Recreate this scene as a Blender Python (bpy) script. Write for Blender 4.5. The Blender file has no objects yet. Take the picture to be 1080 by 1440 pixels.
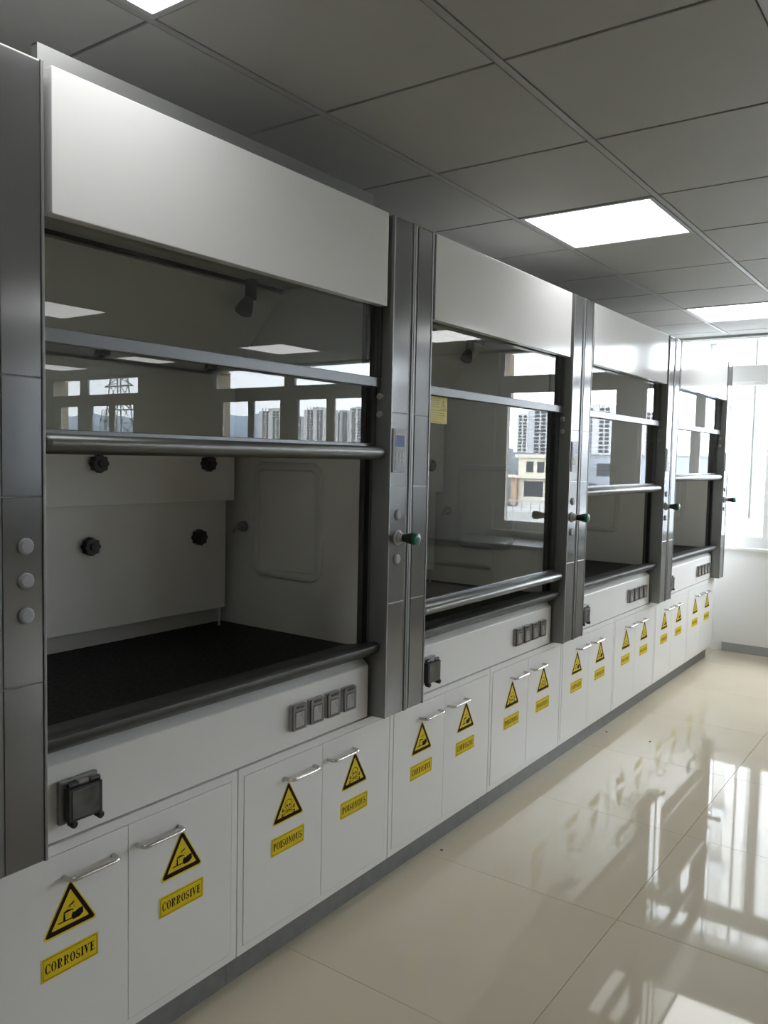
import bpy, bmesh, math, random
from mathutils import Vector, Matrix
random.seed(7)
S = bpy.context.scene
COL = S.collection

# ------------------------------------------------------------------ camera
cam_d = bpy.data.cameras.new('camera'); cam = bpy.data.objects.new('camera', cam_d); COL.objects.link(cam)
YAW, PITCH, ROLL = 0.6218, -0.0657, 0.0209
F = Vector((-math.sin(YAW)*math.cos(PITCH), math.cos(YAW)*math.cos(PITCH), math.sin(PITCH)))
R = Vector((math.cos(YAW), math.sin(YAW), 0)); U = R.cross(F)
R2 = R*math.cos(ROLL) + U*math.sin(ROLL); U2 = U*math.cos(ROLL) - R*math.sin(ROLL)
M = Matrix((R2, U2, -F)).transposed().to_4x4(); M.translation = (1.6625, -0.8828, 1.5524)
cam.matrix_world = M
cam_d.sensor_fit = 'VERTICAL'; cam_d.sensor_height = 36; cam_d.sensor_width = 27
cam_d.lens = 1160.2/1440*36; cam_d.clip_end = 6000; cam_d.clip_start = 0.02
S.camera = cam

# ------------------------------------------------------------------ sky and exposure
SKY_STRENGTH, PANEL_STRENGTH = 19.0, 6.1
w = bpy.data.worlds.new('overcast_sky'); S.world = w; w.use_nodes = True
nt = w.node_tree; nt.nodes.clear()
out = nt.nodes.new('ShaderNodeOutputWorld'); bg = nt.nodes.new('ShaderNodeBackground')
tc = nt.nodes.new('ShaderNodeTexCoord'); mp = nt.nodes.new('ShaderNodeMapping'); mp.inputs['Scale'].default_value = (1.2, 1.2, 5)
nz = nt.nodes.new('ShaderNodeTexNoise'); nz.inputs['Scale'].default_value = 2.2; nz.inputs['Detail'].default_value = 6
cr = nt.nodes.new('ShaderNodeValToRGB')
cr.color_ramp.elements[0].position = .35; cr.color_ramp.elements[0].color = (.72, .77, .85, 1)
cr.color_ramp.elements[1].position = .68; cr.color_ramp.elements[1].color = (.93, .95, 1.0, 1)
nt.links.new(tc.outputs['Generated'], mp.inputs['Vector']); nt.links.new(mp.outputs['Vector'], nz.inputs['Vector'])
nt.links.new(nz.outputs['Fac'], cr.inputs['Fac']); nt.links.new(cr.outputs['Color'], bg.inputs['Color'])
bg.inputs['Strength'].default_value = SKY_STRENGTH; nt.links.new(bg.outputs['Background'], out.inputs['Surface'])
S.view_settings.view_transform = 'Standard'; S.view_settings.look = 'None'
S.view_settings.gamma = 1; S.view_settings.use_curve_mapping = False; S.view_settings.exposure = 0.0
S.cycles.use_denoising = True; S.cycles.max_bounces = 12; S.cycles.transparent_max_bounces = 24
S.cycles.diffuse_bounces = 6; S.cycles.glossy_bounces = 6
S.cycles.caustics_reflective = False; S.cycles.caustics_refractive = False

# ------------------------------------------------------------------ materials
def mat(name, col, rough=.5, metal=0., spec=.5, nscale=0, ncol=0., nrough=0., bump=0., stretch=(1, 1, 1), coat=0., emit=None, aniso=0.):
    m = bpy.data.materials.new(name); m.use_nodes = True
    n = m.node_tree.nodes; l = m.node_tree.links; b = n['Principled BSDF']
    b.inputs['Base Color'].default_value = (*col, 1); b.inputs['Roughness'].default_value = rough
    b.inputs['Metallic'].default_value = metal; b.inputs['Specular IOR Level'].default_value = spec
    b.inputs['Coat Weight'].default_value = coat; b.inputs['Coat Roughness'].default_value = .06
    if aniso:
        tg = n.new('ShaderNodeTangent'); tg.direction_type = 'RADIAL'; tg.axis = 'Z'
        l.new(tg.outputs[0], b.inputs['Tangent']); b.inputs['Anisotropic'].default_value = aniso
    if emit:
        b.inputs['Emission Color'].default_value = (*emit[0], 1); b.inputs['Emission Strength'].default_value = emit[1]
    if nscale:
        t = n.new('ShaderNodeTexCoord'); mpn = n.new('ShaderNodeMapping'); mpn.inputs['Scale'].default_value = stretch
        z = n.new('ShaderNodeTexNoise'); z.inputs['Scale'].default_value = nscale; z.inputs['Detail'].default_value = 5
        l.new(t.outputs['Object'], mpn.inputs['Vector']); l.new(mpn.outputs['Vector'], z.inputs['Vector'])
        if ncol:
            r = n.new('ShaderNodeValToRGB')
            r.color_ramp.elements[0].position = .3; r.color_ramp.elements[1].position = .7
            r.color_ramp.elements[0].color = (*[c*(1-ncol) for c in col], 1)
            r.color_ramp.elements[1].color = (*[min(1, c*(1+ncol)) for c in col], 1)
            l.new(z.outputs['Fac'], r.inputs['Fac']); l.new(r.outputs['Color'], b.inputs['Base Color'])
        if nrough:
            q = n.new('ShaderNodeMapRange'); q.inputs['From Min'].default_value = .3; q.inputs['From Max'].default_value = .7
            q.inputs['To Min'].default_value = max(0, rough-nrough); q.inputs['To Max'].default_value = rough+nrough
            l.new(z.outputs['Fac'], q.inputs['Value']); l.new(q.outputs['Result'], b.inputs['Roughness'])
        if bump:
            bp = n.new('ShaderNodeBump'); bp.inputs['Strength'].default_value = bump; bp.inputs['Distance'].default_value = .002
            l.new(z.outputs['Fac'], bp.inputs['Height']); l.new(bp.outputs['Normal'], b.inputs['Normal'])
    return m

def glass_mat(name, tint, ior, gain):
    # a thin pane: reflects by Fresnel on its front faces, otherwise lets light straight through
    m = bpy.data.materials.new(name); m.use_nodes = True
    n = m.node_tree.nodes; l = m.node_tree.links; n.clear()
    o = n.new('ShaderNodeOutputMaterial'); mx = n.new('ShaderNodeMixShader')
    tr = n.new('ShaderNodeBsdfTransparent'); tr.inputs['Color'].default_value = (*tint, 1)
    gl = n.new('ShaderNodeBsdfGlossy'); gl.inputs['Roughness'].default_value = 0.0
    fr = n.new('ShaderNodeFresnel'); fr.inputs['IOR'].default_value = ior
    ge = n.new('ShaderNodeNewGeometry'); iv = n.new('ShaderNodeMath'); iv.operation = 'SUBTRACT'; iv.inputs[0].default_value = 1
    mu = n.new('ShaderNodeMath'); mu.operation = 'MULTIPLY'; mg = n.new('ShaderNodeMath'); mg.operation = 'MULTIPLY'
    mg.inputs[1].default_value = gain; mg.use_clamp = True
    l.new(ge.outputs['Backfacing'], iv.inputs[1]); l.new(fr.outputs['Fac'], mu.inputs[0]); l.new(iv.outputs[0], mu.inputs[1])
    l.new(mu.outputs[0], mg.inputs[0]); l.new(mg.outputs[0], mx.inputs['Fac'])
    l.new(tr.outputs[0], mx.inputs[1]); l.new(gl.outputs[0], mx.inputs[2]); l.new(mx.outputs[0], o.inputs['Surface'])
    return m

MT = dict(
    white=mat('white_cabinet_paint', (.77, .77, .765), .38, nscale=90, bump=.03),
    door=mat('white_door_paint', (.77, .77, .765), .34, nscale=60, bump=.02),
    gloss=mat('glossy_white_panel', (.80, .80, .80), .11, nscale=3, nrough=.02, spec=.55),
    alu=mat('brushed_aluminium', (.215, .22, .222), .17, .68, nscale=8, nrough=.015, stretch=(2, 2, .1), aniso=.55),
    alud=mat('grey_anodised_rim', (.235, .24, .235), .36, .5, nscale=200, nrough=.02, stretch=(3, 3, .03)),
    rail=mat('sash_rail_aluminium', (.15, .155, .16), .33, .85, nscale=200, nrough=.03, stretch=(3, .03, 3)),
    bar=mat('sash_handle_aluminium', (.20, .205, .20), .42, .85, nscale=200, nrough=.03, stretch=(3, .03, 3)),
    dark=mat('dark_grey_frame', (.12, .123, .116), .45, .3, nscale=30, nrough=.05),
    black=mat('black_gap', (.008, .008, .008), .7, nscale=20, nrough=.05),
    knob=mat('black_plastic_knob', (.018, .018, .017), .5, nscale=50, nrough=.08),
    plug=mat('grey_plastic_plug', (.30, .31, .335), .45, nscale=30, nrough=.05),
    bolt=mat('grey_plastic_bolt', (.30, .31, .305), .4, nscale=30, nrough=.05),
    work=mat('black_epoxy_worktop', (.006, .007, .006), .5, spec=.18, nscale=70, nrough=.08),
    sill=mat('dark_grey_sill', (.058, .06, .057), .42, .6, nscale=40, nrough=.06, stretch=(5, .2, 5)),
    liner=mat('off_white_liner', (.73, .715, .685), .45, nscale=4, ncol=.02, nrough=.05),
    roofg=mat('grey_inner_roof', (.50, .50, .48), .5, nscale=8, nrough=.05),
    liner2=mat('off_white_rim', (.64, .64, .62), .35, nscale=6, nrough=.05),
    steel=mat('polished_steel', (.62, .61, .60), .22, 1., nscale=50, nrough=.05),
    plinth=mat('grey_plinth', (.20, .205, .205), .5, .2, nscale=25, ncol=.12, nrough=.06),
    yel=mat('yellow_sticker', (.76, .575, .012), .5, spec=.25, nscale=30, ncol=.04),
    yel2=mat('pale_yellow_sticker', (.64, .51, .012), .5, nscale=30, ncol=.05),
    ink=mat('dark_brown_ink', (.014, .006, .007), .6, spec=.12, nscale=30, nrough=.05),
    ink2=mat('olive_ink', (.30, .24, .02), .5, nscale=30, nrough=.05),
    smoke=mat('smoked_clear_plastic', (.085, .088, .084), .2, nscale=14, ncol=.5, nrough=.04),
    socket=mat('grey_socket_plastic', (.27, .26, .24), .3, nscale=20, nrough=.06),
    socketrim=mat('brown_grey_socket_cover', (.125, .108, .098), .3, nscale=20, nrough=.06),
    lightplastic=mat('pale_grey_plastic', (.42, .43, .44), .4, nscale=20, nrough=.05),
    lcd=mat('blue_lcd', (.012, .045, .16), .2, nscale=25, ncol=.25, emit=((.03, .11, .42), .12)),
    dispface=mat('grey_display_face', (.27, .28, .31), .4, nscale=25, nrough=.05),
    green=mat('green_valve_cap', (.0, .16, .09), .35, nscale=30, nrough=.05),
    teal=mat('dark_teal_button', (.0, .035, .045), .35, nscale=30, nrough=.05),
    floor=mat('polished_beige_tile', (.585, .52, .40), .035, nscale=1.6, ncol=.045, spec=.42),
    grout=mat('tile_joint', (.36, .32, .26), .5, nscale=12, ncol=.1),
    ceil=mat('grey_metal_ceiling_tile', (.40, .40, .385), .6, spec=.3, nscale=5, ncol=.03, nrough=.04),
    ceilgap=mat('ceiling_joint', (.05, .05, .05), .7, nscale=5, ncol=.1),
    tbar=mat('ceiling_grid_bar', (.34, .34, .33), .4, nscale=5, nrough=.05),
    wall=mat('white_wall_paint', (.84, .84, .83), .55, nscale=120, bump=.08),
    base=mat('grey_skirting', (.34, .345, .345), .4, nscale=20, nrough=.05),
    pvc=mat('white_window_frame', (.84, .84, .83), .35, nscale=20, nrough=.05),
    led=mat('led_panel', (.9, .9, .9), .5, nscale=2, ncol=.01, emit=((1., 1., .995), PANEL_STRENGTH)),
    sash=glass_mat('sash_glass', (.86, .88, .86), 1.5, 1.5),
    pane=glass_mat('window_glass', (.96, .975, .97), 1.45, 1.3),
    bench=mat('grey_bench_top', (.16, .165, .165), .3, nscale=15, nrough=.05),
    cream=mat('cream_render', (.66, .62, .52), .8, nscale=.3, ncol=.04),
    paleline=mat('pale_grey_railing', (.33, .34, .36), .7, nscale=1, ncol=.05),
    blockwin=mat('grey_window_glass', (.22, .23, .24), .6, spec=.2, nscale=.2, ncol=.15),  # plain grey glass, lighter than the far windows
    tan=mat('tan_stone_reveal', (.40, .33, .245), .8, nscale=12, ncol=.06),
    brick=mat('brick_pier', (.44, .31, .22), .8, nscale=12, ncol=.1),
    towerl=mat('pale_tower_render', (.66, .65, .64), .8, nscale=.1, ncol=.04),
    towerd=mat('grey_tower_render', (.50, .51, .53), .8, nscale=.1, ncol=.05),
    shed=mat('blue_grey_cladding', (.30, .33, .38), .7, nscale=.2, ncol=.06),
    win=mat('far_window_glass', (.055, .06, .068), .6, spec=.2, nscale=.2, ncol=.2),
    hill=mat('haze_tinted_hill', (.30, .37, .45), .95, nscale=.004, ncol=.15),  # bluish distance haze is put into the hill's base colour
    ground=mat('city_ground', (.26, .27, .27), .9, nscale=.03, ncol=.2),
    pylon=mat('pylon_steel', (.12, .13, .14), .6, .5, nscale=.5, ncol=.1),
    whitewall=mat('white_facade', (.40, .40, .39), .75, nscale=.2, ncol=.03),
    shade=mat('grey_facade_band', (.09, .093, .097), .7, spec=.2, nscale=.2, ncol=.05),
)

# ------------------------------------------------------------------ mesh helpers
class MB:
    def __init__(s): s.v = []; s.f = []; s.m = []
    def add(s, vs, fs, mi=0):
        o = len(s.v); s.v += [tuple(p) for p in vs]
        for f in fs: s.f.append([o+i for i in f]); s.m.append(mi)
        return s
    def box(s, x0, x1, y0, y1, z0, z1, mi=0, bev=0):
        if bev:
            bm = bmesh.new(); bmesh.ops.create_cube(bm, size=1)
            for v in bm.verts:
                v.co = Vector(((x0+x1)/2+v.co.x*(x1-x0), (y0+y1)/2+v.co.y*(y1-y0), (z0+z1)/2+v.co.z*(z1-z0)))
            bmesh.ops.bevel(bm, geom=list(bm.edges), offset=bev, segments=2, affect='EDGES', profile=.6)
            bm.verts.ensure_lookup_table(); bm.verts.index_update()
            s.add([v.co for v in bm.verts], [[v.index for v in f.verts] for f in bm.faces], mi); bm.free(); return s
        vs = [(x, y, z) for x in (x0, x1) for y in (y0, y1) for z in (z0, z1)]
        return s.add(vs, [(0, 1, 3, 2), (4, 6, 7, 5), (0, 4, 5, 1), (2, 3, 7, 6), (0, 2, 6, 4), (1, 5, 7, 3)], mi)
    def prism_y(s, prof, y0, y1, mi=0):            # closed (x, z) outline, counter-clockwise seen from -y, extruded along y
        n = len(prof)
        vs = [(x, y0, z) for x, z in prof] + [(x, y1, z) for x, z in prof]
        fs = [list(range(n)), list(range(2*n-1, n-1, -1))] + [(i, n+i, n+(i+1) % n, (i+1) % n) for i in range(n)]
        return s.add(vs, fs, mi)
    def plate(s, pts, x0, x1, mi=0):               # (y, z) outline, counter-clockwise, facing +x
        n = len(pts)
        vs = [(x1, y, z) for y, z in pts] + [(x0, y, z) for y, z in pts]
        fs = [list(range(n)), list(range(2*n-1, n-1, -1))] + [((i+1) % n, i, n+i, n+(i+1) % n) for i in range(n)]
        return s.add(vs, fs, mi)
    def ring(s, o, i, x, mi=0):                    # flat ring between two equal-length (y, z) outlines
        n = len(o)
        return s.add([(x, *p) for p in o] + [(x, *p) for p in i], [(k, (k+1) % n, n+(k+1) % n, n+k) for k in range(n)], mi)
    def lathe(s, prof, c, axis='x', n=20, mi=0):   # prof: list of (along, radius)
        vs = []; fs = []
        for a, r in prof:
            for k in range(n):
                t = 2*math.pi*k/n; p, q = r*math.cos(t), r*math.sin(t)
                d = {'x': (a, p, q), 'y': (p, a, q), 'z': (p, q, a)}[axis]
                vs.append((c[0]+d[0], c[1]+d[1], c[2]+d[2]))
        for j in range(len(prof)-1):
            for k in range(n):
                fs.append((j*n+k, j*n+(k+1) % n, (j+1)*n+(k+1) % n, (j+1)*n+k))
        fs.append(list(range(n-1, -1, -1))); fs.append([(len(prof)-1)*n+k for k in range(n)])
        return s.add(vs, fs, mi)
    def tube(s, pts, r, n=10, mi=0, closed=False, flat=None):
        pts = [Vector(p) for p in pts]; m = len(pts); vs = []; fs = []
        for i, p in enumerate(pts):
            a = pts[(i-1) % m] if (closed or i > 0) else p; b = pts[(i+1) % m] if (closed or i < m-1) else p
            t = (b-a).normalized(); ref = Vector(flat) if flat else (Vector((0, 0, 1)) if abs(t.z) < .9 else Vector((1, 0, 0)))
            u = t.cross(ref).normalized(); v = u.cross(t).normalized()
            rr = r if isinstance(r, (int, float)) else r[i]
            for k in range(n):
                g = 2*math.pi*k/n; vs.append(p+u*(rr*math.cos(g))+v*(rr*(.55 if flat else 1)*math.sin(g)))
        for i in range(m if closed else m-1):
            for k in range(n):
                j = (i+1) % m; fs.append((i*n+k, i*n+(k+1) % n, j*n+(k+1) % n, j*n+k))
        if not closed: fs.append(list(range(n-1, -1, -1))); fs.append([(m-1)*n+k for k in range(n)])
        return s.add(vs, fs, mi)
    def mesh(s, name, mats, smooth=False, normals=True):
        me = bpy.data.meshes.new(name); me.from_pydata(s.v, [], s.f)
        for m in (mats if isinstance(mats, (list, tuple)) else [mats]): me.materials.append(MT[m])
        me.polygons.foreach_set('material_index', s.m)
        if normals:
            bm = bmesh.new(); bm.from_mesh(me); bmesh.ops.recalc_face_normals(bm, faces=bm.faces); bm.to_mesh(me); bm.free()
        if smooth:
            me.polygons.foreach_set('use_smooth', [True]*len(me.polygons)); me.set_sharp_from_angle(angle=math.radians(38))
        me.update(); return me

CACHE = {}
def part(name, key, mats, build, parent=None, loc=None, smooth=False, label=None, normals=True, kind=None):
    """one mesh object; alike pieces share mesh data through key"""
    if key is None or key not in CACHE:
        mb = MB(); build(mb); me = mb.mesh(name, mats, smooth, normals)
        if key is not None: CACHE[key] = me
    else: me = CACHE[key]
    o = bpy.data.objects.new(name, me); COL.objects.link(o)
    if parent: o.parent = parent
    if loc: o.location = loc
    if label: o['label'] = label
    if kind: o['kind'] = kind
    return o
def tag(o, label, cat, group=None):
    o['label'] = label; o['category'] = cat
    if group: o['group'] = group
    return o
def thing(name, loc, label, cat, group=None):
    o = bpy.data.objects.new(name, None); o.empty_display_size = .1; COL.objects.link(o); o.location = loc
    return tag(o, label, cat, group)
def structure(o): o['kind'] = 'structure'; return o

# ------------------------------------------------------------------ room shell
XL, XR, YF, YB, ZC = -.86, 13.4, -4.4, 6.344, 2.616
fl = structure(part('floor', None, 'grout', lambda b: b.box(XL-.2, XR+.2, YF-.2, YB+.24, -.2, -.006)))
T = .8; gx0, gy0 = -.86+.01, .2
xs_ = [-.85+.8*k for k in range(0, 15)]
for i in range(-1, 18):
    for j in range(-6, 8):
        x0, x1 = -.05+T*(i-1), -.05+T*i; y0, y1 = gy0+T*j, gy0+T*(j+1)
        x0, x1 = max(x0, XL), min(x1, XR); y0, y1 = max(y0, YF), min(y1, YB)
        if x1-x0 < .02 or y1-y0 < .02: continue
        g = .0009; wx, wy = x1-x0-2*g, y1-y0-2*g
        part('floor_tile', ('ft', round(wx, 3), round(wy, 3)), 'floor', lambda b: b.box(0, wx, 0, wy, -.01, 0), fl, (x0+g, y0+g, 0))

structure(part('wall_left', None, 'wall', lambda b: b.box(XL-.2, XL, YF-.2, YB+.24, -.1, ZC+.3)))
structure(part('wall_right', None, 'wall', lambda b: b.box(XR, XR+.2, YF-.2, YB+.24, -.1, ZC+.3)))
structure(part('wall_front', None, 'wall', lambda b: b.box(XL, XR, YF-.2, YF, -.1, ZC+.3)))
WINS = [(-.50, 2.21), (3.70, 6.22), (7.68, 9.76)]
WZ0, WZ1 = .868, 2.606
def back_wall(b):
    b.box(XL, XR, YB, YB+.24, -.1, WZ0); b.box(XL, XR, YB, YB+.24, WZ1, ZC+.3)
    e = [XL]+[q for ww in WINS for q in ww]+[XR]
    for k in range(0, len(e), 2): b.box(e[k], e[k+1], YB, YB+.24, WZ0, WZ1)
structure(part('wall_back', None, 'wall', back_wall))
structure(part('baseboard_back', None, 'base', lambda b: b.box(.0, XR, YB-.012, YB, 0, .073, bev=.002)))
structure(part('baseboard_right', None, 'base', lambda b: b.box(XR-.012, XR, YF, YB-.02, 0, .073, bev=.002)))

# windows: frame, transom, main mullions, casements with glass
def window(n, x0, x1, mains, lowers, ups):
    y0, y1 = YB+.03, YB+.06
    wf = structure(part('window_%d' % n, None, 'pvc', lambda b: (
        b.box(x0, x0+.045, y0, y1, WZ0, WZ1), b.box(x1-.045, x1, y0, y1, WZ0, WZ1),
        b.box(x0+.045, x1-.045, y0, y1, WZ0, WZ0+.055), b.box(x0+.045, x1-.045, y0, y1, WZ1-.02, WZ1))))
    part('transom', None, 'pvc', lambda b: b.box(x0+.045, x1-.045, y0-.012, y1, 2.232, 2.368, bev=.006), wf)
    part('window_sill', None, 'pvc', lambda b: b.box(x0-.03, x1+.03, YB-.035, YB+.03, WZ0-.014, WZ0+.008, bev=.004), wf)
    for a, c in mains:
        part('mullion', None, 'pvc', lambda b: b.box(a, c, y0-.008, y1, 2.366, WZ1-.018), wf)
    edges = [x0+.043]+[q for a, c in lowers for q in (a-.029, c+.029)]+[x1-.043]
    for q in range(0, len(edges), 2):
        if edges[q+1]-edges[q] > .002:
            part('mullion', None, 'pvc', lambda b: b.box(edges[q], edges[q+1], y0-(.008 if edges[q+1]-edges[q] > .12 else 0), y1, WZ0+.05, 2.236), wf)
    for a, c in ((x0, x0+.012), (x1-.012, x1)):
        part('outer_reveal', None, 'tan', lambda b: b.box(a, c, y1+.001, YB+.30, WZ0, WZ1), wf, label='tan stone outer reveal')
    for a, c in lowers:
        t = .03
        cs = part('casement', None, 'pvc', lambda b: (b.box(a-t, a, y0+.004, y1-.002, .918, 2.236), b.box(c, c+t, y0+.004, y1-.002, .918, 2.236),
                  b.box(a, c, y0+.004, y1-.002, .918, .965), b.box(a, c, y0+.004, y1-.002, 2.205, 2.236)), wf)
        part('window_pane', None, 'pane', lambda b: b.box(a-.004, c+.004, y0+.02, y0+.026, .96, 2.21), cs)
    for a, c in ups:
        part('window_pane', None, 'pane', lambda b: b.box(a-.004, c+.004, y0+.02, y0+.026, 2.366, WZ1-.018), wf)
    return wf
window(1, -.50, 2.21, [(.80, 1.00)], [(-.42, .265), (.345, .765), (1.04, 1.50), (1.60, 2.09)], [(-.46, .80), (1.00, 2.17)])
window(2, 3.70, 6.22, [(4.86, 5.02)], [(3.88, 4.26), (4.38, 4.80), (5.09, 5.52), (5.62, 6.06)], [(3.74, 4.86), (5.02, 6.18)])
window(3, 7.68, 9.76, [(8.86, 9.04)], [(7.83, 8.25), (8.37, 8.76), (9.11, 9.53)], [(7.72, 8.86), (9.04, 9.72)])

# ceiling: slab, metal tiles, grid bars
GX = [-.66, -.05, .565, 1.205]+[round(1.85+.645*k, 3) for k in range(12)]
GY = [-2.10, -1.46, -.81, -.17, .48, 1.135, 1.785, 2.455, 3.07, 3.75, 4.375, 4.955, 5.60, 6.10]
GXL = {1: True, 4: True}
LIGHT_CELLS = [(1, 3), (1, 7), (1, 11), (4, 11), (7, 11), (10, 11), (13, 11), (7, 7)]
def lit(x0, x1, y0, y1): return None
ce = structure(part('ceiling', None, ['ceilgap', 'ceil'], lambda b: (
    b.box(XL, GX[-1], YF, YB, ZC+.012, ZC+.2), b.box(GX[-1], XR, YF, YB, ZC-.002, ZC+.2, 1), b.box(XL, GX[-1], YF, GY[0], ZC-.002, ZC+.011, 1),
    b.box(XL, -.668, GY[0], YB, ZC-.002, ZC+.011, 1))))
for i in range(len(GX)-1):
    for j in range(len(GY)):
        if (i, j) in LIGHT_CELLS: continue
        x0, x1 = GX[i], GX[i+1]; y0 = GY[j]; y1 = GY[j+1] if j+1 < len(GY) else YB-.01
        wx, wy = x1-x0-.030, y1-y0-.011
        part('ceiling_tile', ('ct', round(wx, 3), round(wy, 3)), 'ceil', lambda b: b.box(0, wx, 0, wy, 0, .014, bev=.003), ce, (x0+.015, y0+.005, ZC-.002))
for x in GX:
    part('grid_bar', 'gb', 'tbar', lambda b: b.box(-.011, .011, GY[0], YB-.012, -.003, .012, bev=.0015), ce, (x, 0, ZC))
structure(part('trim_1', None, 'tbar', lambda b: b.box(XL, XR, YB-.022, YB, ZC-.022, ZC-.001)))

# LED panels recessed in the ceiling
LB = {(1, 3): 'square white LED ceiling panel nearest the camera, above the first fume hood',
      (1, 7): 'square LED ceiling panel in front of the second fume hood, middle one of the row',
      (1, 11): 'farthest square LED ceiling panel close to the back window'}
def led(x0, x1, y0, y1, label, z=ZC):
    t = thing('ceiling_light', (x0, y0, z), label, 'ceiling light', 'LED panels set into the ceiling')
    wx, wy = x1-x0, y1-y0; m = .014
    part('light_frame', ('lf', round(wx, 3), round(wy, 3)), 'lightplastic', lambda b: (b.box(m, wx-m, .004, .022, -.006, .009), b.box(m, wx-m, wy-.022, wy-.004, -.006, .009),
        b.box(m, m+.018, .022, wy-.022, -.006, .009), b.box(wx-m-.018, wx-m, .022, wy-.022, -.006, .009)), t)
    part('diffuser', ('ld', round(wx, 3), round(wy, 3)), 'led', lambda b: b.box(m+.018, wx-m-.018, .022, wy-.022, -.003, .006), t, label='glowing white diffuser')
for c in LIGHT_CELLS[:3]: led(GX[c[0]], GX[c[0]+1], GY[c[1]], GY[c[1]+1], LB[c])
led(GX[4], GX[5], GY[11], GY[12], 'square LED ceiling panel mirrored in the second fume hood\'s upper glass')
EXTRA = [((7, 11), 'square LED ceiling panel mirrored in the middle of the nearest hood\'s upper glass'),
         ((10, 11), 'square LED ceiling panel mirrored in the nearest hood\'s lower sash, right of the pylon'),
         ((13, 11), 'square LED ceiling panel mirrored at the left end of the nearest hood\'s lower sash'),
         ((7, 7), 'square LED ceiling panel mirrored at the left end of the nearest hood\'s upper glass')]
for (i, j), lb in EXTRA: led(GX[i], GX[i+1], GY[j], GY[j+1], lb)
structure(ce)

# ------------------------------------------------------------------ sign lettering (flat print, drawn as outlines)
def ell(cx, cy, rx, ry, n=22, a0=0, a1=360):
    full = abs(a1-a0) >= 360; k = n if full else n+1
    return [(cx+rx*math.cos(math.radians(a0+(a1-a0)*i/n)), cy+ry*math.sin(math.radians(a0+(a1-a0)*i/n))) for i in range(k)]
def quad(a, b, wd):
    dx, dy = b[0]-a[0], b[1]-a[1]; L = math.hypot(dx, dy) or 1; nx, ny = -dy/L*wd/2, dx/L*wd/2
    return [(a[0]-nx, a[1]-ny), (b[0]-nx, b[1]-ny), (b[0]+nx, b[1]+ny), (a[0]+nx, a[1]+ny)]
def rect(x0, y0, x1, y1): return [(x0, y0), (x1, y0), (x1, y1), (x0, y1)]
def arcband(cx, cy, ro, ri, a0, a1, n=14):
    o = ell(cx, cy, *ro, n, a0, a1); i = ell(cx, cy, *ri, n, a0, a1)
    m = len(o); return [[o[k], o[(k+1) % m], i[(k+1) % m], i[k]] for k in range(n)]
def glyph(ch):
    """fat-face serif capitals in a unit-high box: (width, polygons)"""
    st, th = .235, .085
    if ch == 'O': return .74, arcband(.35, .5, (.35, .515), (.16, .455), 0, 360, 26)
    if ch == 'C': return .72, arcband(.36, .5, (.36, .515), (.17, .455), 52, 318, 22) + [rect(.56, .66, .66, .98), rect(.60, .04, .66, .24)]
    if ch == 'I': return .38, [rect(.08, 0, .08+st, 1), rect(0, 0, .36, th), rect(0, 1-th, .36, 1)]
    if ch in 'PR':
        g = [rect(.07, 0, .07+st, 1), rect(0, 0, .36, th), rect(0, 1-th, .34, 1), rect(.27, .47, .36, .47+th), rect(.27, 1-th, .38, 1)]
        g += arcband(.36, .735, (.31, .265), (.12, .21), -90, 90, 12)
        if ch == 'R': g += [[(.34, .47), (.46, .47), (.64, .03), (.78, .03), (.78, 0), (.54, 0), (.42, .30)]]
        return (.80 if ch == 'R' else .70), g
    if ch == 'S':
        g = arcband(.32, .735, (.27, .275), (.15, .215), 40, 200, 12) + arcband(.30, .265, (.30, .275), (.13, .215), -160, 60, 14)
        g += [[(.06, .66), (.18, .60), (.52, .40), (.50, .22), (.44, .28), (.10, .50)], rect(.50, .68, .56, .98), rect(.02, .02, .08, .32)]
        return .64, g
    if ch == 'V': return .78, [[(.06, 1), (.28, 1), (.46, .30), (.40, 0), (.34, 0)], [(.40, 0), (.36, .10), (.62, 1), (.67, 1)], rect(0, 1-th, .36, 1), rect(.52, 1-th, .78, 1)]
    if ch == 'E': return .68, [rect(.07, 0, .07+st, 1), rect(0, 0, .60, th), rect(0, 1-th, .58, 1), rect(.27, .48, .44, .48+th), rect(.42, .36, .48, .68),
                               [(.52, 0), (.62, 0), (.62, .30)], [(.58, 1), (.50, 1), (.58, .72)]]
    if ch == 'N': return .82, [rect(.10, 0, .10+th, 1), rect(.62, 0, .62+th, 1), [(.06, 1), (.28, 1), (.675, 0), (.60, 0), (.10, .90)],
                               rect(0, 0, .26, th), rect(.50, 1-th, .80, 1), rect(0, 1-th, .2, 1)]
    if ch == 'U': return .80, [rect(.07, .30, .07+st, 1), rect(.60, .28, .60+th, 1), rect(0, 1-th, .36, 1), rect(.50, 1-th, .78, 1)] + \
        arcband(.3625, .30, (.2925, .31), (.24, .25), 180, 360, 14) + [[(.07, .30), (.18, .08), (.27, .20), (.27, .30)]]
    return .4, []
def word(b, text, cy, cz, width, height, x, mi):
    tot = sum(glyph(c)[0] for c in text)+.07*(len(text)-1); sc = width/tot; u = 0
    for c in text:
        gw, ps = glyph(c)
        for p in ps: b.add([(x, cy-width/2+(u+q[0])*sc, cz-height/2+q[1]*height) for q in p], [list(range(len(p)))], mi)
        u += gw+.07
def rrect(cy, cz, wd, h, r, n=5):
    pts = []
    for sx, sz, a in ((1, -1, -90), (1, 1, 0), (-1, 1, 90), (-1, -1, 180)):
        pts += ell(cy+sx*(wd/2-r), cz+sz*(h/2-r), r, r, n, a, a+90)
    return pts
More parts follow.
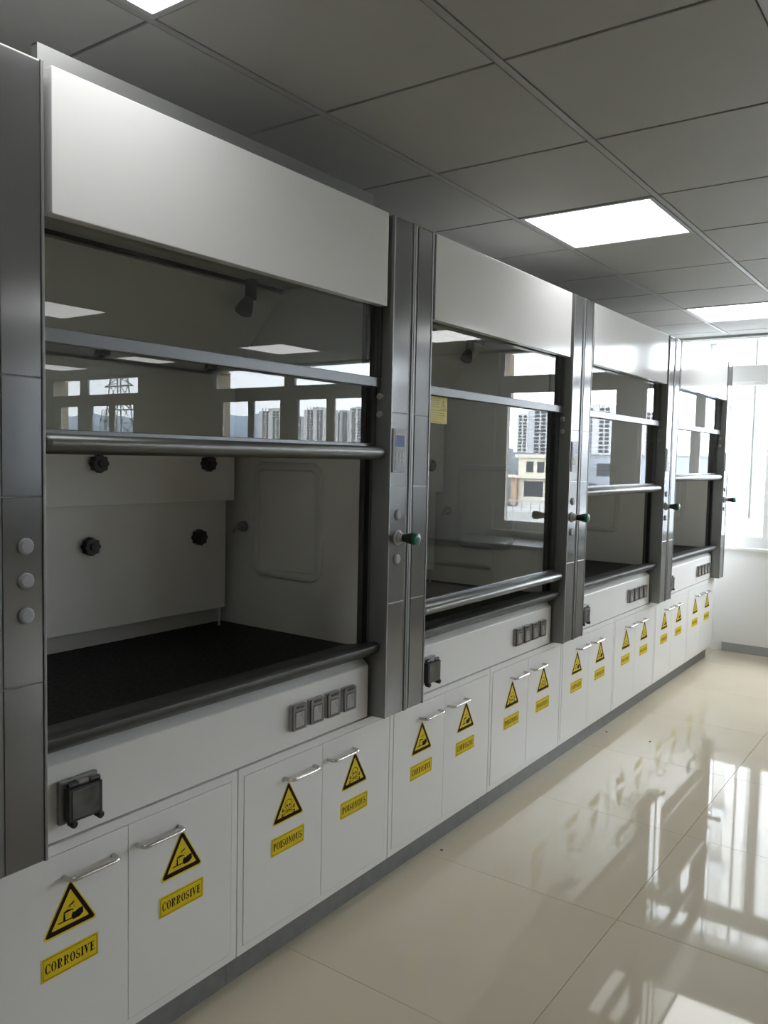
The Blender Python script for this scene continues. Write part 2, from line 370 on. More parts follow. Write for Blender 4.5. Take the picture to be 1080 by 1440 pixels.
def rtri(wd, h, r, n=5, zoff=0):
    """rounded triangle centred on its base, apex up; base at z = zoff"""
    A = [Vector((-wd/2, 0)), Vector((wd/2, 0)), Vector((0, h))]; pts = []
    cen = (A[0]+A[1]+A[2])/3
    for k in range(3):
        p, a, c = A[k], A[k-1], A[(k+1) % 3]
        u = (a-p).normalized(); v = (c-p).normalized(); half = math.acos(max(-1, min(1, u.dot(v))))/2
        o = p+(u+v).normalized()*(r/math.sin(half)); t0 = p+u*(r/math.tan(half)); t1 = p+v*(r/math.tan(half))
        g0 = math.atan2(*(t0-o).yx); g1 = math.atan2(*(t1-o).yx)
        while g1 < g0: g1 += 2*math.pi
        pts += [(o.x+r*math.cos(g0+(g1-g0)*i/n), o.y+zoff+r*math.sin(g0+(g1-g0)*i/n)) for i in range(n+1)]
    return pts
def flat(b, p, x, mi):
    b.add([(x, *q) for q in p], [list(range(len(p)))], mi)
def triangle_sign(b, kind):
    b.plate(rtri(.146, .124, .006), 0, .0006, 0)
    o = rtri(.134, .114, .0045, zoff=.0045); i = rtri(.098, .083, .001, zoff=.0165)
    b.ring(o, i, .0009, 1); X = .001
    if kind == 'corrosive':                        # drops falling on a hand and on a bar that is eaten away
        flat(b, [(-.032, .0265), (.004, .0265), (.004, .0295), (-.032, .0295)], X, 1)
        flat(b, [(-.019, .0295), (-.013, .0295), (-.014, .0455), (-.018, .0455)], X, 1)
        flat(b, [(-.017, .046), (.004, .0475), (.009, .044), (.006, .050), (-.008, .0525), (-.018, .0495)], X, 1)
        flat(b, [(.006, .023), (.024, .0235), (.034, .030), (.033, .0445), (.021, .0435), (.012, .040), (.006, .0415), (.002, .034)], X, 1)
        flat(b, [(-.006, .058), (.008, .062), (.010, .068), (.004, .0645), (-.005, .061)], X, 1)
        for y, z in ((.0, .0555), (.010, .0535), (-.008, .0405)): flat(b, ell(y, z, .0012, .0018, 8), X, 1)
    else:                                          # skull over crossed bones
        w_ = .0022
        for a, c in (((-.027, .0205), (.025, .036)), ((.027, .0205), (-.025, .036))):
            for s_ in (-1, 1):
                d = .0024*s_; flat(b, quad((a[0], a[1]+d), (c[0], c[1]+d), .0014), X, 1)
            for p in (a, c):
                for s_ in (-1, 1): flat(b, ell(p[0], p[1]+.0028*s_, .0034, .0028, 10), X, 1)
        sk = ell(0, .0495, .0165, .0155, 24, -38, 218); jaw = [(-.0085, .0385), (-.0075, .0300), (.0075, .0300), (.0085, .0385)]
        outl = sk+jaw
        flat(b, outl, X+.0001, 0)
        ctr = (0, .046); inn = [(ctr[0]+(p[0]-ctr[0])*.87, ctr[1]+(p[1]-ctr[1])*.89) for p in outl]
        b.ring(outl, inn, X+.0002, 1)
        for s_ in (-1, 1): flat(b, ell(.0062*s_, .0465, .0040, .0036, 12), X+.0002, 1)
        flat(b, [(-.0022, .0385), (.0022, .0385), (0, .0430)], X+.0002, 1)
        for y in (-.004, 0, .004): flat(b, rect(y-.0007, .0305, y+.0007, .0350), X+.0002, 1)
def word_sign(b, text):
    b.plate(rect(-.075, -.028, .075, .028), 0, .0006, 0)
    b.ring(rrect(0, 0, .142, .0485, .0045), rrect(0, 0, .1396, .0461, .0038), .0008, 1)
    word(b, text, 0, 0, .130, .0225, .0009, 1)

# ------------------------------------------------------------------ base cabinets
ORD = ['nearest', 'second', 'third', 'farthest']
def cabinet(k, c):
    kind = 'corrosive' if c == 0 else 'poisonous'
    lb = {('corrosive'): 'white two-door base cabinet with CORROSIVE signs under the %s fume hood',
          ('poisonous'): 'white two-door base cabinet with POISONOUS signs under the %s fume hood'}[kind] % ORD[k]
    y0 = k*1.5+c*.75
    t = thing('base_cabinet', (0, y0, 0), lb, 'cabinet', 'white base cabinets under the fume hoods')
    def body(b):
        b.box(-.74, -.004, .003, .747, .101, .656)
        b.box(-.004, 0, .0022, .0235, .1015, .6555); b.box(-.004, 0, .7265, .7478, .1015, .6555)
        b.box(-.004, 0, .0235, .7265, .1015, .1245); b.box(-.004, 0, .0235, .7265, .6315, .6555)
    part('cabinet_body', 'cab', 'white', body, t)
    def plinth(b): b.box(-.70, -.043, .0005, .7495, 0, .099)
    part('plinth', 'plinth', 'plinth', plinth, t, label='grey recessed plinth')
    for s in range(2):
        a, e = ((.025, .3735), (.3755, .7245))[s]
        d = part('door', ('door', s), 'door', lambda b: b.box(-.003, .0015, a, e, .126, .630, bev=.0012), t)
        h0, h1 = ((.196, .329), (.398, .531))[s]
        pts = [(.001, h0, .5715), (.019, h0, .5715), (.026, h0+.002, .5715), (.031, h0+.008, .5715), (.0325, h0+.016, .5715), (.0325, h0+.03, .5715)]
        pts += [(p[0], h0+h1-p[1], p[2]) for p in reversed(pts)]
        part('handle', ('hd', s), 'steel', lambda b: b.tube(pts, .0054, 12), d, smooth=True, label='bowed steel bar handle')
        cy = (.2125, .5450)[s]
        part('warning_triangle', ('wt', kind), ['yel', 'ink'], lambda b: triangle_sign(b, kind), d, (.0017, cy, .437), normals=False,
             label='yellow triangle with a %s' % ('hand and test bar eaten by drops' if c == 0 else 'skull and crossbones'))
        part('warning_label', ('wl', kind), ['yel', 'ink'], lambda b: word_sign(b, kind.upper()), d, (.0017, cy, .371), normals=False,
             label='yellow label reading %s' % kind.upper())

# ------------------------------------------------------------------ fume hoods
SASH_Z = [1.545, .970, 1.372, 1.432]
HOOD_LB = ['nearest fume hood with its sash half raised over an empty black worktop',
           'second fume hood with the sash lowered and a yellow sticker on its glass',
           'third fume hood with its sash partly raised, between the second and the last',
           'farthest fume hood with its sash partly raised, beside the back window']
YL, YR = .1186, 1.375
def star(b, x, y, z, r=.027, d=.026, lobes=8, sgn=1):
    n = lobes*4; pts = [(y+(r*(1+.09*math.cos(lobes*2*math.pi*i/n)))*math.cos(2*math.pi*i/n), z+(r*(1+.09*math.cos(lobes*2*math.pi*i/n)))*math.sin(2*math.pi*i/n)) for i in range(n)]
    b.plate(pts, x, x+d); b.lathe([(d, .013), (d+.006, .011), (d+.006, .006)], (x, y, z), 'x', 14)

def hood(k):
    t = thing('fume_hood', (0, 1.5*k, 0), HOOD_LB[k], 'fume hood', 'fume hoods along the wall')
    part('carcass', 'carc', 'white', lambda b: (b.box(-.80, -.052, 0, .128, .662, 2.34), b.box(-.80, -.052, 1.372, 1.5, .662, 2.34),
         b.box(-.80, -.765, .128, 1.372, .662, 2.34), b.box(-.765, -.052, .128, 1.372, 2.30, 2.34), b.box(-.765, -.06, .128, 1.372, .662, .70)), t)
    # liner: two sides, back, roof
    part('side_liner', 'linL', 'liner', lambda b: b.box(-.765, -.05, .128, .140, .885, 2.30), t)
    sl = part('side_liner', 'linR', 'liner', lambda b: b.box(-.765, -.05, 1.360, 1.372, .885, 2.30), t)
    part('back_liner', 'linB', 'liner', lambda b: b.box(-.765, -.735, .140, 1.360, .885, 2.30), t)
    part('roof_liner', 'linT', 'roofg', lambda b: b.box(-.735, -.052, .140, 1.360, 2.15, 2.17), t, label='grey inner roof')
    # embossed hatch rim and gas outlet on the right-hand liner
    rim = [(p[0], 1.3585, p[1]) for p in rrect(-.382, 1.313, .304, .398, .035, 6)]
    part('hatch_rim', 'rim', 'liner2', lambda b: b.tube(rim, .0165, 8, closed=True, flat=(0, 1, 0)), sl, smooth=True)
    part('gas_outlet', 'gas', 'plug', lambda b: (b.lathe([(0, .021), (-.012, .021), (-.014, .013), (-.03, .012), (-.03, .001)], (-.60, 1.36, 1.28), 'y', 16),
         b.tube([(-.60, 1.333, 1.28), (-.60, 1.318, 1.279), (-.60, 1.308, 1.272), (-.60, 1.302, 1.258)], [.009, .008, .006, .005], 10)), sl, smooth=True, label='dark grey gas outlet nozzle')
    # baffles with black knobs
    def baf(name, key, fn, knobs):
        o = part(name, key, 'liner', fn, t)
        for kx, ky, kz in knobs:
            part('baffle_knob', 'knob', 'knob', lambda b: star(b, 0, 0, 0), o, (kx, ky, kz), label='black star knob')
    baf('lower_baffle', 'bl', lambda b: b.box(-.668, -.652, .165, 1.313, .970, 1.44, bev=.0015), [(-.652, .715, 1.247), (-.652, 1.172, 1.247)])
    baf('middle_baffle', 'bm', lambda b: b.box(-.628, -.612, .165, 1.318, 1.381, 1.84, bev=.0015), [(-.612, .718, 1.515), (-.612, 1.178, 1.518)])
    baf('top_baffle', 'bt', lambda b: b.prism_y([(-.672, 1.868), (-.66, 1.856), (-.410, 2.128), (-.422, 2.140)], .150, 1.345), [(-.655, .76, 1.884), (-.655, 1.22, 1.884)])
    part('roof_edge', 're', 'black', lambda b: b.box(-.43, -.412, .140, 1.360, 2.138, 2.150), t)
    part('lower_strip', 'ls', 'liner', lambda b: b.box(-.735, -.725, .165, 1.345, .900, .965), t)
    part('baffle_peg', 'bp', 'liner2', lambda b: b.lathe([(0, .007), (.004, .0055), (.071, .0055)], (-.662, 1.292, .899), 'z', 12), t, smooth=True)
    def lamp(b):
        b.box(-.40, -.37, 1.155, 1.18, 2.08, 2.15)
        b.lathe([(0, .012), (.012, .02), (.05, .030), (.058, .030), (.058, .022)], (0, 0, 0), 'z', 16)
        n = 16*5; m_ = Matrix.Translation((-.385, 1.16, 2.085)) @ Matrix.Rotation(math.radians(150), 4, 'X')
        b.v[-n:] = [tuple(m_ @ Vector(p)) for p in b.v[-n:]]
    part('spot_lamp', 'lamp', 'knob', lamp, t, smooth=True, label='dark grey spot lamp head under the inner roof')
    # worktop, sill, fascia
    part('worktop', 'wk', 'work', lambda b: b.box(-.735, -.085, .128, 1.372, .868, .900), t, label='black epoxy worktop')
    prof = [(-.095, .868), (-.012, .868), (.006, .874), (.028, .888), (.037, .897), (.040, .906), (.038, .915), (.030, .9205), (.016, .922), (-.015, .917), (-.06, .906), (-.095, .9005)]
    part('front_sill', 'sl', 'sill', lambda b: b.prism_y(prof, YL+.001, YR-.001), t, smooth=True, label='dark grey rounded aerofoil sill')
    fp = [(-.055, .662), (0, .662), (0, .839), (-.002, .842), (-.026, .8625), (-.055, .8625)]
    fa = part('fascia', 'fs', 'white', lambda b: b.prism_y(fp, .128, 1.363), t)
    def sock(b):
        b.plate(rrect(0, 0, .067, .082, .006), 0, .010, 2)
        b.plate(rrect(0, .001, .062, .078, .005), .010, .0165, 0)
        b.ring(rrect(0, -.006, .046, .054, .003), rrect(0, -.006, .039, .047, .002), .0168, 1)
        b.plate(rrect(0, -.006, .038, .046, .002), .0165, .0172, 3)
        b.plate(rrect(.0, .033, .034, .005, .002), .0165, .020, 1)
    for y in (.995, 1.078, 1.162, 1.246):
        part('power_socket', 'sock', ['socketrim', 'knob', 'lightplastic', 'socket'], sock, fa, (0.0005, y, .752), normals=False, label='small covered power socket with brown-grey lid')
    def breaker(b):
        b.box(0, .013, -.050, .050, -.052, .050, 0, bev=.003)                 # pale back plate
        b.box(.013, .020, -.040, .040, -.034, .032, 1)
        b.box(.020, .040, -.044, -.036, -.040, .036, 2, bev=.002); b.box(.020, .040, .034, .044, -.040, .036, 2, bev=.002)   # lid sides
        b.box(.020, .040, -.036, .034, .030, .036, 2); b.box(.020, .040, -.036, .034, -.040, -.034, 2)
        b.box(.036, .0415, -.036, .034, -.034, .030, 1, bev=.001)              # smoked window
        b.box(.013, .030, -.012, .016, .037, .046, 0, bev=.001)
        b.lathe([(-.013, .006), (.013, .006)], (.028, -.026, .041), 'y', 10, 2); b.lathe([(-.013, .006), (.013, .006)], (.028, .030, .041), 'y', 10, 2)
        b.lathe([(0, .008), (.018, .009), (.021, .006)], (.022, -.030, -.047), 'x', 12, 2); b.lathe([(0, .008), (.018, .009), (.021, .006)], (.022, .040, -.047), 'x', 12, 2)
    part('breaker_box', 'brk', ['socket', 'smoke', 'knob'], breaker, fa, (.0005, .229, .752), label='small breaker box with smoked hinged lid')
    # posts
    Z = [.664, 1.058, 1.456, 1.704, 2.347]
    for side in (0, 1):
        a, e = ((0.0008, YL), (YR, 1.4992))[side]
        def post(b):
            b.box(-.05, .060, a, e, .661, 2.35, bev=.003)
            for u in ((a+.0005, a+.0075), (e-.0075, e-.0005)): b.box(.058, .0645, u[0], u[1], .6612, 2.3498, 0, bev=.0015)
        p = part('post', ('post', side), 'alud', post, t)
        q0, q1 = ((.022, .1095), (1.3835, 1.478))[side]
        for i in range(4):
            part('post_panel', ('pp', side, i), 'alu', lambda b: b.box(.058, .0625, q0, q1, Z[i]+.0012, Z[i+1]-.0012, bev=.0012), p, label=None)
        def plug(b): b.lathe([(0, .0175), (.004, .0175), (.0065, .0150), (.0068, .0125), (.0078, .0120), (.0078, .001)], (0, 0, 0), 'x', 24)
        if side == 0 and k == 0:
            for z in (1.353, 1.280, 1.207): part('plug', 'plug', 'plug', plug, p, (.0625, .071, z), smooth=True, label='round grey blanking plug')
        if side == 1:
            for z in (1.359, 1.207): part('plug', 'plug', 'plug', plug, p, (.0625, 1.429, z), smooth=True, label='round grey blanking plug')
            part('gas_valve', 'valve', ['lightplastic', 'knob', 'green', 'teal'], lambda b: (
                b.lathe([(0, .026), (.004, .026), (.006, .021), (.014, .020), (.016, .016), (.026, .0145)], (0, 0, 0), 'x', 22, 0),
                b.lathe([(.022, .0135), (.034, .0140), (.062, .0205), (.072, .0205)], (0, 0, 0), 'x', 22, 1),
                b.lathe([(.072, .0205), (.083, .0200), (.0855, .0165)], (0, 0, 0), 'x', 22, 2),
                b.lathe([(.0855, .0085), (.0870, .0080)], (0, 0, 0), 'x', 16, 3)), p, (.0625, 1.431, 1.281), smooth=True, label='black valve knob with green end cap')
            def disp(b):
                b.box(0, .006, -.0375, .0375, -.0735, .0735, 0, bev=.0015); b.plate(rrect(.002, 0, .064, .138, .003), .006, .0068, 1)
                b.ring(rect(-.028, .0085, .028, .0555), rect(-.0245, .012, .0245, .052), .0074, 0); b.plate(rect(-.0245, .012, .0245, .052), .0068, .0072, 2)
                for r_ in range(2):
                    for c_ in range(3): b.plate(rrect(-.018+.018*c_, -.014-.021*r_, .012, .014, .002), .0068, .0078, 0)
            part('control_display', 'disp', ['lightplastic', 'dispface', 'lcd'], disp, p, (.0625, 1.426, 1.577), normals=False, label='pale control keypad with blue screen')
            for z in (1.756, 1.697):
                part('stop_bolt', 'bolt', 'bolt', lambda b: b.lathe([(0, .0115), (-.010, .0115), (-.0125, .009), (-.0125, .001)], (0, 0, 0), 'y', 14), p, (.022, YR, z), smooth=True, label='round grey stop bolt')
        # sash channel between post and liner
        f0, f1 = ((YL, .1400), (1.3600, YR))[side]
        inner = (f1 if side == 0 else f0)
        def chan(b):
            b.box(-.0505, -.040, min(inner, inner+(.006 if side else -.006)), max(inner, inner+(.006 if side else -.006)), .90, 2.15, 0)
            b.box(-.050, -.0365, f0, f1, .905, 2.15, 0)
            b.box(-.0365, -.015, f0 if side == 0 else f1-.003, f0+.003 if side == 0 else f1, .905, 2.15, 1)
            b.box(-.0145, -.0095, f0 if side == 0 else f1-.006, f0+.006 if side == 0 else f1, .925, 2.15, 0)
        part('sash_channel', ('chan', side), ['dark', 'black'], chan, t)
    # top front panel
    part('top_panel', 'top', 'gloss', lambda b: b.box(.030, .0625, .137, 1.344, 2.048, 2.348, bev=.002), t, label='glossy white top panel')
    part('header_rail', 'hdr', 'dark', lambda b: b.box(-.052, .029, YL+.001, YR-.001, 2.152, 2.345), t)
    # upper fixed glazing
    us = part('upper_sash', 'us', 'rail', lambda b: (b.box(.008, .029, YL+.001, 1.345, 1.786, 1.818, bev=.002), b.box(.010, .022, 1.345, 1.3745, 1.786, 1.815), b.box(.010, .024, YL+.001, .132, 1.818, 2.15), b.box(.010, .024, 1.364, 1.3745, 1.818, 2.15, bev=.001)), t)
    part('glass_pane', 'ug', 'sash', lambda b: b.box(.013, .018, .130, 1.366, 1.817, 2.15), us)
    # sliding sash
    z0 = SASH_Z[k]; gz0 = z0+.055
    ls = part('sliding_sash', None, 'rail', lambda b: (b.box(-.008, .006, YL+.001, .136, z0+.03, 1.80), b.box(-.008, .006, 1.362, 1.3745, z0+.03, 1.80),
              b.box(-.008, .009, .128, 1.372, z0+.012, gz0, bev=.0015)), t)
    part('glass_pane', None, 'sash', lambda b: b.box(-.003, .002, .134, 1.364, gz0-.002, 1.80), ls)
    hp = [(0, 0), (.018, .001), (.034, .006), (.044, .014), (.048, .024), (.046, .034), (.038, .041), (.024, .0445), (0, .045)]
    def bar(b):
        ends = [(YL+.012, .55), (YL+.014, .85), (YL+.022, 1.), (YR-.03, 1.), (YR-.012, .92), (YR-.004, .70), (YR-.0015, .35)]
        n = len(hp); vs = []
        for y, s_ in ends: vs += [(.008+x*s_, y, z0+.0225+(z-.0225)*(.45+.55*s_)) for x, z in hp]
        fs = [[j*n+i, j*n+(i+1) % n, (j+1)*n+(i+1) % n, (j+1)*n+i] for j in range(len(ends)-1) for i in range(n)]
        fs += [list(range(n)), [(len(ends)-1)*n+i for i in range(n)][::-1]]
        b.add(vs, fs)
    part('sash_handle', None, 'bar', bar, ls, smooth=True)
    if k == 1:
        def st(b):
            b.plate(rect(-.058, -.050, .058, .050), 0, .0006, 0)
            o = [(.012, .003), (.046, .003), (.029, .038)]; i = [(.0155, .005), (.0425, .005), (.029, .0325)]
            b.ring(o, i, .0008, 1); flat(b, quad((.029, .010), (.029, .022), .0022), .0008, 1)
            flat(b, rect(-.056, -.0025, .056, .0005), .0008, 2)
            for r_ in range(4): flat(b, rect(-.050, .010+.008*r_, .006-.006*(r_ % 2), .0125+.008*r_), .0008, 2)
            for r_ in range(5): flat(b, rect(-.050, -.044+.008*r_, .048-.008*(r_ % 3), -.0415+.008*r_), .0008, 2)
        part('caution_sticker', None, ['yel2', 'ink', 'ink2'], st, ls, (.0024, .275, 1.735), normals=False, label='yellow caution sticker with a small black triangle')
    if k == 0:
        part('top_cover', None, 'alud', lambda b: (b.box(-.004, 0, .144, 1.345, 2.350, 2.414), b.box(-.022, -.004, .144, .148, 2.350, 2.414), b.box(-.022, -.004, .144, 1.345, 2.4115, 2.414)), t, label='folded grey cover plate standing above the white panel')
for k in range(4): hood(k)
for k in range(4):
    for c in range(2): cabinet(k, c)

for (x, y), lb in (((.016, 1.856), 'small dark crumb on the floor tile in front of the second fume hood'),
                   ((.008, 3.675), 'small dark crumb on the floor near the plinth of the third fume hood'),
                   ((.26, 3.672), 'small flat dark crumb on the floor further out from the third fume hood')):
    b_ = [(.007*math.cos(t)*(1+.3*math.sin(3*t)), .0055*math.sin(t)) for t in [2*math.pi*i/9 for i in range(9)]]
    n_ = len(b_)
    o = part('floor_crumb', None, 'knob', lambda b: b.add([(p[0], p[1], 0) for p in b_]+[(p[0]*.6, p[1]*.6, .003) for p in b_],
             [list(range(n_))[::-1], [n_+i for i in range(n_)]]+[(i, (i+1) % n_, n_+(i+1) % n_, n_+i) for i in range(n_)]), loc=(x, y, 0))
    tag(o, lb, 'crumb', 'crumbs on the floor')

# ------------------------------------------------------------------ bench under the back window (seen mirrored in the glass)
tb = thing('lab_bench', (1.05, 5.72, 0), 'long grey-topped white lab bench under the back window, mirrored in the second hood', 'bench')
part('bench_top', None, 'bench', lambda b: b.box(0, 9.4, -.02, .605, .775, .805, bev=.004), tb, label='grey bench top')
part('bench_body', None, 'white', lambda b: (b.box(.02, 9.38, .02, .60, .09, .774), b.box(.04, 9.36, .06, .60, 0, .09)), tb)
for i in range(12):
    x0 = .03+i*.78
    if i % 3 == 1:
        for z0, z1 in ((.60, .765), (.43, .585), (.26, .415), (.10, .245)):
            dr = part('drawer', ('drw', round(z1-z0, 3)), 'door', lambda b: b.box(0, .76, 0, .018, 0, z1-z0, bev=.002), tb, (x0, .001, z0))
            part('drawer_handle', 'drh', 'dark', lambda b: b.box(.02, .74, -.014, 0, 0, .02), dr, (0, 0, z1-z0-.03))
    else:
        for s in range(2):
            part('bench_door', 'bdr', 'door', lambda b: b.box(0, .377, 0, .018, 0, .665, bev=.002), tb, (x0+s*.382, .001, .10))

# ------------------------------------------------------------------ outside
GZ = -16
structure(part('ground', None, 'ground', lambda b: b.box(-1500, 3500, 7, 4200, GZ-1, GZ)))
CM = Vector((-1.72, -.88, 1.5524))                 # the eye as the sash glass mirrors it
def far(xw, dist): return CM.x+(xw-CM.x)*dist/7.22
def farz(zw, dist): return CM.z+(zw-CM.z)*dist/7.22
def tower(xw0, xw1, ztop, dist, m, label, depth=16, split=None, cols=6, rows=26, name='apartment_tower'):
    x0, x1 = far(xw0, dist), far(xw1, dist); h = farz(ztop, dist)
    t = thing(name, (x0, dist-.88, GZ), label, 'building', 'apartment towers far beyond the windows')
    W = x1-x0; H = h-GZ
    part('tower_wall', None, m, lambda b: (b.box(0, W, 0, depth, 0, H), b.box(W*.25, W*.6, 2, depth-2, H, H+W*.10), b.box(W*.12, W*.2, 1, 4, H, H+W*.08)), t)
    cw = W/cols; fh = H/rows
    def balc(b):
        for c in range(cols):
            if c % 3 == 2: continue
            for r in range(rows//3, rows):
                b.box(c*cw+cw*.18, c*cw+cw*.82, -.35, 0, r*fh+fh*.15, r*fh+fh*.75)
    o = part('tower_window', None, 'win', balc, t); o['kind'] = 'stuff'
    part('roof_rail', None, 'towerd', lambda b: [b.box(W*q, W*q+.5, 1, 1.5, H, H+W*.09*(1+.5*((i*37) % 3)/3)) for i, q in enumerate((.05, .3, .38, .47, .56, .7, .85))], t)
tower(5.00, 5.34, 2.08, 430, 'towerl', 'pale apartment tower mirrored right of the hill in the nearest hood\'s sash')
tower(4.66, 4.76, 2.00, 620, 'towerd', 'narrow grey apartment tower mirrored left of the widest pale tower')
tower(4.33, 4.62, 2.085, 430, 'towerl', 'wide pale apartment tower mirrored in the third pane of the nearest hood')
tower(3.98, 4.20, 2.05, 470, 'towerd', 'grey apartment tower mirrored in the fourth pane of the nearest hood')
tower(3.78, 3.95, 2.09, 430, 'towerl', 'pale apartment tower mirrored at the right edge of the nearest hood\'s glass')
tower(1.80, 1.90, 1.99, 330, 'towerl', 'slim pale apartment tower mirrored in the second hood\'s sash')
tower(1.40, 1.79, 2.03, 300, 'towerd', 'tall grey apartment tower mirrored in the second hood\'s sash')
tower(.98, 1.30, 2.05, 260, 'towerd', 'grey apartment tower mirrored above the blue-grey block in the third hood')
tower(.45, .70, 2.0, 280, 'towerl', 'pale apartment tower mirrored beside the window bar in the third hood')

# cream annex with dark windows and a white parapet, mirrored in the second hood
D = 58.
ax0, ax1 = far(1.37, D), far(1.88, D)
an = thing('annex_building', (ax0, D-.88, GZ), 'cream annex with dark square windows mirrored in the second hood\'s sash', 'building')
L = ax1-ax0; zt = farz(1.60, D)-GZ; zm = farz(1.40, D)-GZ; zb = farz(1.20, D)-GZ
part('annex_wall', None, 'cream', lambda b: (b.box(0, L, 0, 12, 0, zt), b.box(-.2, L+.2, -.25, 0, zt-.15, zt+.1), b.box(-.2, L+2, -.5, 0, zm-.1, zm+.12)), an)
part('brick_pier', None, 'brick', lambda b: b.box(L-.05, L+.45, -.3, .1, zb-.6, zm-.1), an, label='brick-red pier at the annex corner')
for i in range(5):
    x = L-.35-.9*(i+1)
    part('annex_window', None, 'win', lambda b: b.box(x, x+.55, -.06, 0, zm+.35, zt-.45), an)
for i in range(3):
    x = L-2.1-2.1*i
    part('annex_window', None, 'win', lambda b: b.box(x, x+1.55, -.06, 0, zb+.1, zm-.35), an)
sx0, sx1 = far(1.88, D), far(2.35, D)
sb = thing('grey_block', (sx0+3., D-.88, GZ), 'dark blue-grey block left of the cream annex in the second hood\'s reflection', 'building')
part('block_wall', None, 'shed', lambda b: (b.box(.02, sx1-sx0, .3, 10, 0, farz(1.64, D)-GZ), b.box(.5, sx1-sx0, .3, 6, farz(1.64, D)-GZ, farz(1.68, D)-GZ)), sb)
for zz in (1.44, 1.24):
    part('block_window', None, 'win', lambda b: b.box(.6, 1.2, .24, .3, farz(zz, D)-GZ, farz(zz+.05, D)-GZ), sb)
D2 = 46.
tr_ = thing('roof_terrace', (far(1.0, D2), D2-.88, GZ), 'white low terrace with a railing below the cream annex', 'building')
TL = far(2.3, D2)-far(1.0, D2)
part('terrace_wall', None, 'whitewall', lambda b: b.box(0, TL, 0, 9, 0, farz(1.06, D2)-GZ), tr_)
part('terrace_railing', None, 'paleline', lambda b: ([b.box(.6*i, .6*i+.06, .2, .26, farz(1.06, D2)-GZ, farz(1.16, D2)-GZ) for i in range(int(TL/.6))],
     b.box(0, TL, .18, .28, farz(1.155, D2)-GZ, farz(1.17, D2)-GZ), b.box(0, TL, .2, .26, farz(1.10, D2)-GZ, farz(1.105, D2)-GZ)), tr_)
# blue-grey block mirrored in the third hood
D3 = 60.
bx0, bx1 = far(.30, D3), far(1.26, D3)
gb = thing('grey_block', (bx0, D3-.88, GZ), 'broad blue-grey block with a pale roof edge mirrored in the third hood', 'building')
part('block_wall', None, 'shed', lambda b: b.box(0, bx1-bx0, .2, 14, 0, farz(1.62, D3)-GZ), gb)
part('roof_edge', None, 'whitewall', lambda b: b.box(-.1, bx1-bx0+.1, .0, 14, farz(1.62, D3)-GZ, farz(1.635, D3)-GZ), gb)
part('block_window', None, 'win', lambda b: b.box(far(.98, D3)-bx0, far(1.10, D3)-bx0, .12, .2, farz(1.43, D3)-GZ, farz(1.54, D3)-GZ), gb)

# white apartment block filling the window straight ahead
hb = thing('apartment_block', (-15.5, 46, GZ), 'tall white apartment block with rows of windows filling the back window', 'building')
part('block_wall', None, 'whitewall', lambda b: (b.box(0, 9.3, 0, 14, 0, 44), [b.box(q, q+.45, -.45, 0, 0, 44) for q in (.0, 1.5, 2.9, 3.45, 4.7, 5.5, 7.0, 7.6, 8.85)]), hb)
for fl_ in range(3, 13):
    z = fl_*3.0
    part('balcony', None, 'paleline', lambda b: (b.box(3.2, 7.1, -.9, 0, z, z+.12), b.box(3.2, 7.1, -.9, -.84, z+.12, z+.75)), hb)
    for wx in (.5, 3.6, 5.4, 8.3):
        part('block_window', 'bw', 'blockwin', lambda b: b.box(0, .8, -.06, 0, 0, 1.3), hb, (wx, 0, z+1.0))
ra = thing('stair_railing', (-9.5, 30, GZ), 'stepped white parapet and railing low in the back window', 'building')
part('stair_wall', None, 'whitewall', lambda b: [b.box(i*.7, i*.7+.7, 0, 3, 0, 14.2+.22*i) for i in range(9)], ra)
part('stair_rail', None, 'shade', lambda b: [b.box(i*.7+.3, i*.7+.38, 0, .1, 14.2+.22*i, 15.0+.22*i) for i in range(9)], ra)

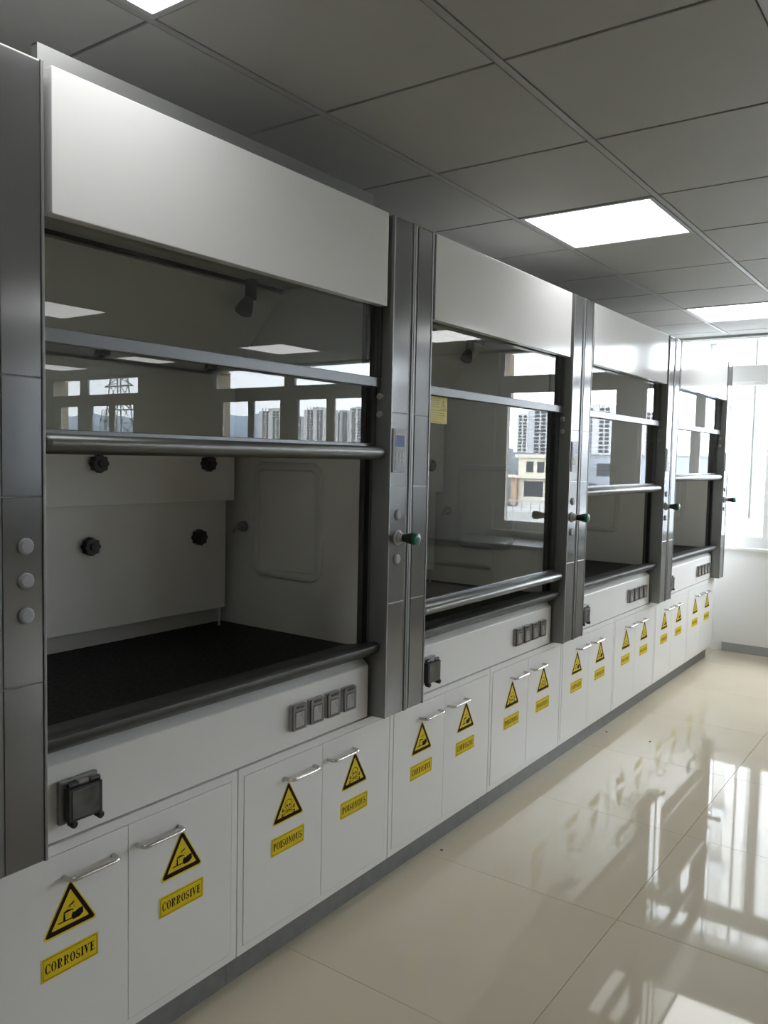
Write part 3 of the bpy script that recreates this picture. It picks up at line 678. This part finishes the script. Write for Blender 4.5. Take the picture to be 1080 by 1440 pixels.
# hill ridge and pylons
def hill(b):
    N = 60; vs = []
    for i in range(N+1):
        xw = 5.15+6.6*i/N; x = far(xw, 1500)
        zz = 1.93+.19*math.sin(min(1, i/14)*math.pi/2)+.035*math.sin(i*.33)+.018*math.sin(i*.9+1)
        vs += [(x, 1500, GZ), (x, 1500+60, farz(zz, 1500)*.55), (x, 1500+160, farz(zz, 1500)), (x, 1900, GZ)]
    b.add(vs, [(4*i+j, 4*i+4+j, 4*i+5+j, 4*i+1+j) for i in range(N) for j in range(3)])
tag(part('hill', None, 'hill', hill, smooth=True), 'hill ridge coloured with blue-grey haze on the horizon, mirrored at the left of the nearest hood', 'hill')
def pylon(xw, dist, top, base_w, label):
    x = far(xw, dist); t = thing('power_pylon', (x, dist-.88, GZ), label, 'pylon', 'lattice pylons by the hill')
    H = farz(top, dist)-GZ
    def w_(z): return base_w*(1-.72*(z/H))/2
    def legs(b):
        r = base_w*.022
        for sx in (-1, 1):
            for sy in (-1, 1): b.tube([(sx*w_(0), sy*w_(0), 0), (sx*w_(H), sy*w_(H), H)], r, 4)
        n = 9
        for i in range(n):
            a, c = H*i/n, H*(i+1)/n
            for sy in (-1, 1):
                b.tube([(-w_(a), sy*w_(a), a), (w_(c), sy*w_(c), c)], r*.6, 4); b.tube([(w_(a), sy*w_(a), a), (-w_(c), sy*w_(c), c)], r*.6, 4)
                b.tube([(-w_(c), sy*w_(c), c), (w_(c), sy*w_(c), c)], r*.6, 4)
    part('lattice', None, 'pylon', legs, t)
    for q in (.60, .74, .88):
        part('cross_arm', None, 'pylon', lambda b: (b.tube([(-base_w*.62, 0, H*q), (base_w*.62, 0, H*q)], base_w*.02, 4),
             b.tube([(-base_w*.62, 0, H*q), (0, 0, H*(q+.05))], base_w*.014, 4), b.tube([(base_w*.62, 0, H*q), (0, 0, H*(q+.05))], base_w*.014, 4)), t)
pylon(8.03, 110, 2.75, 7.5, 'large lattice power pylon mirrored in the nearest hood\'s lower sash')
pylon(8.34, 200, 2.14, 6.5, 'smaller lattice power pylon left of the large one in the mirrored hill view')
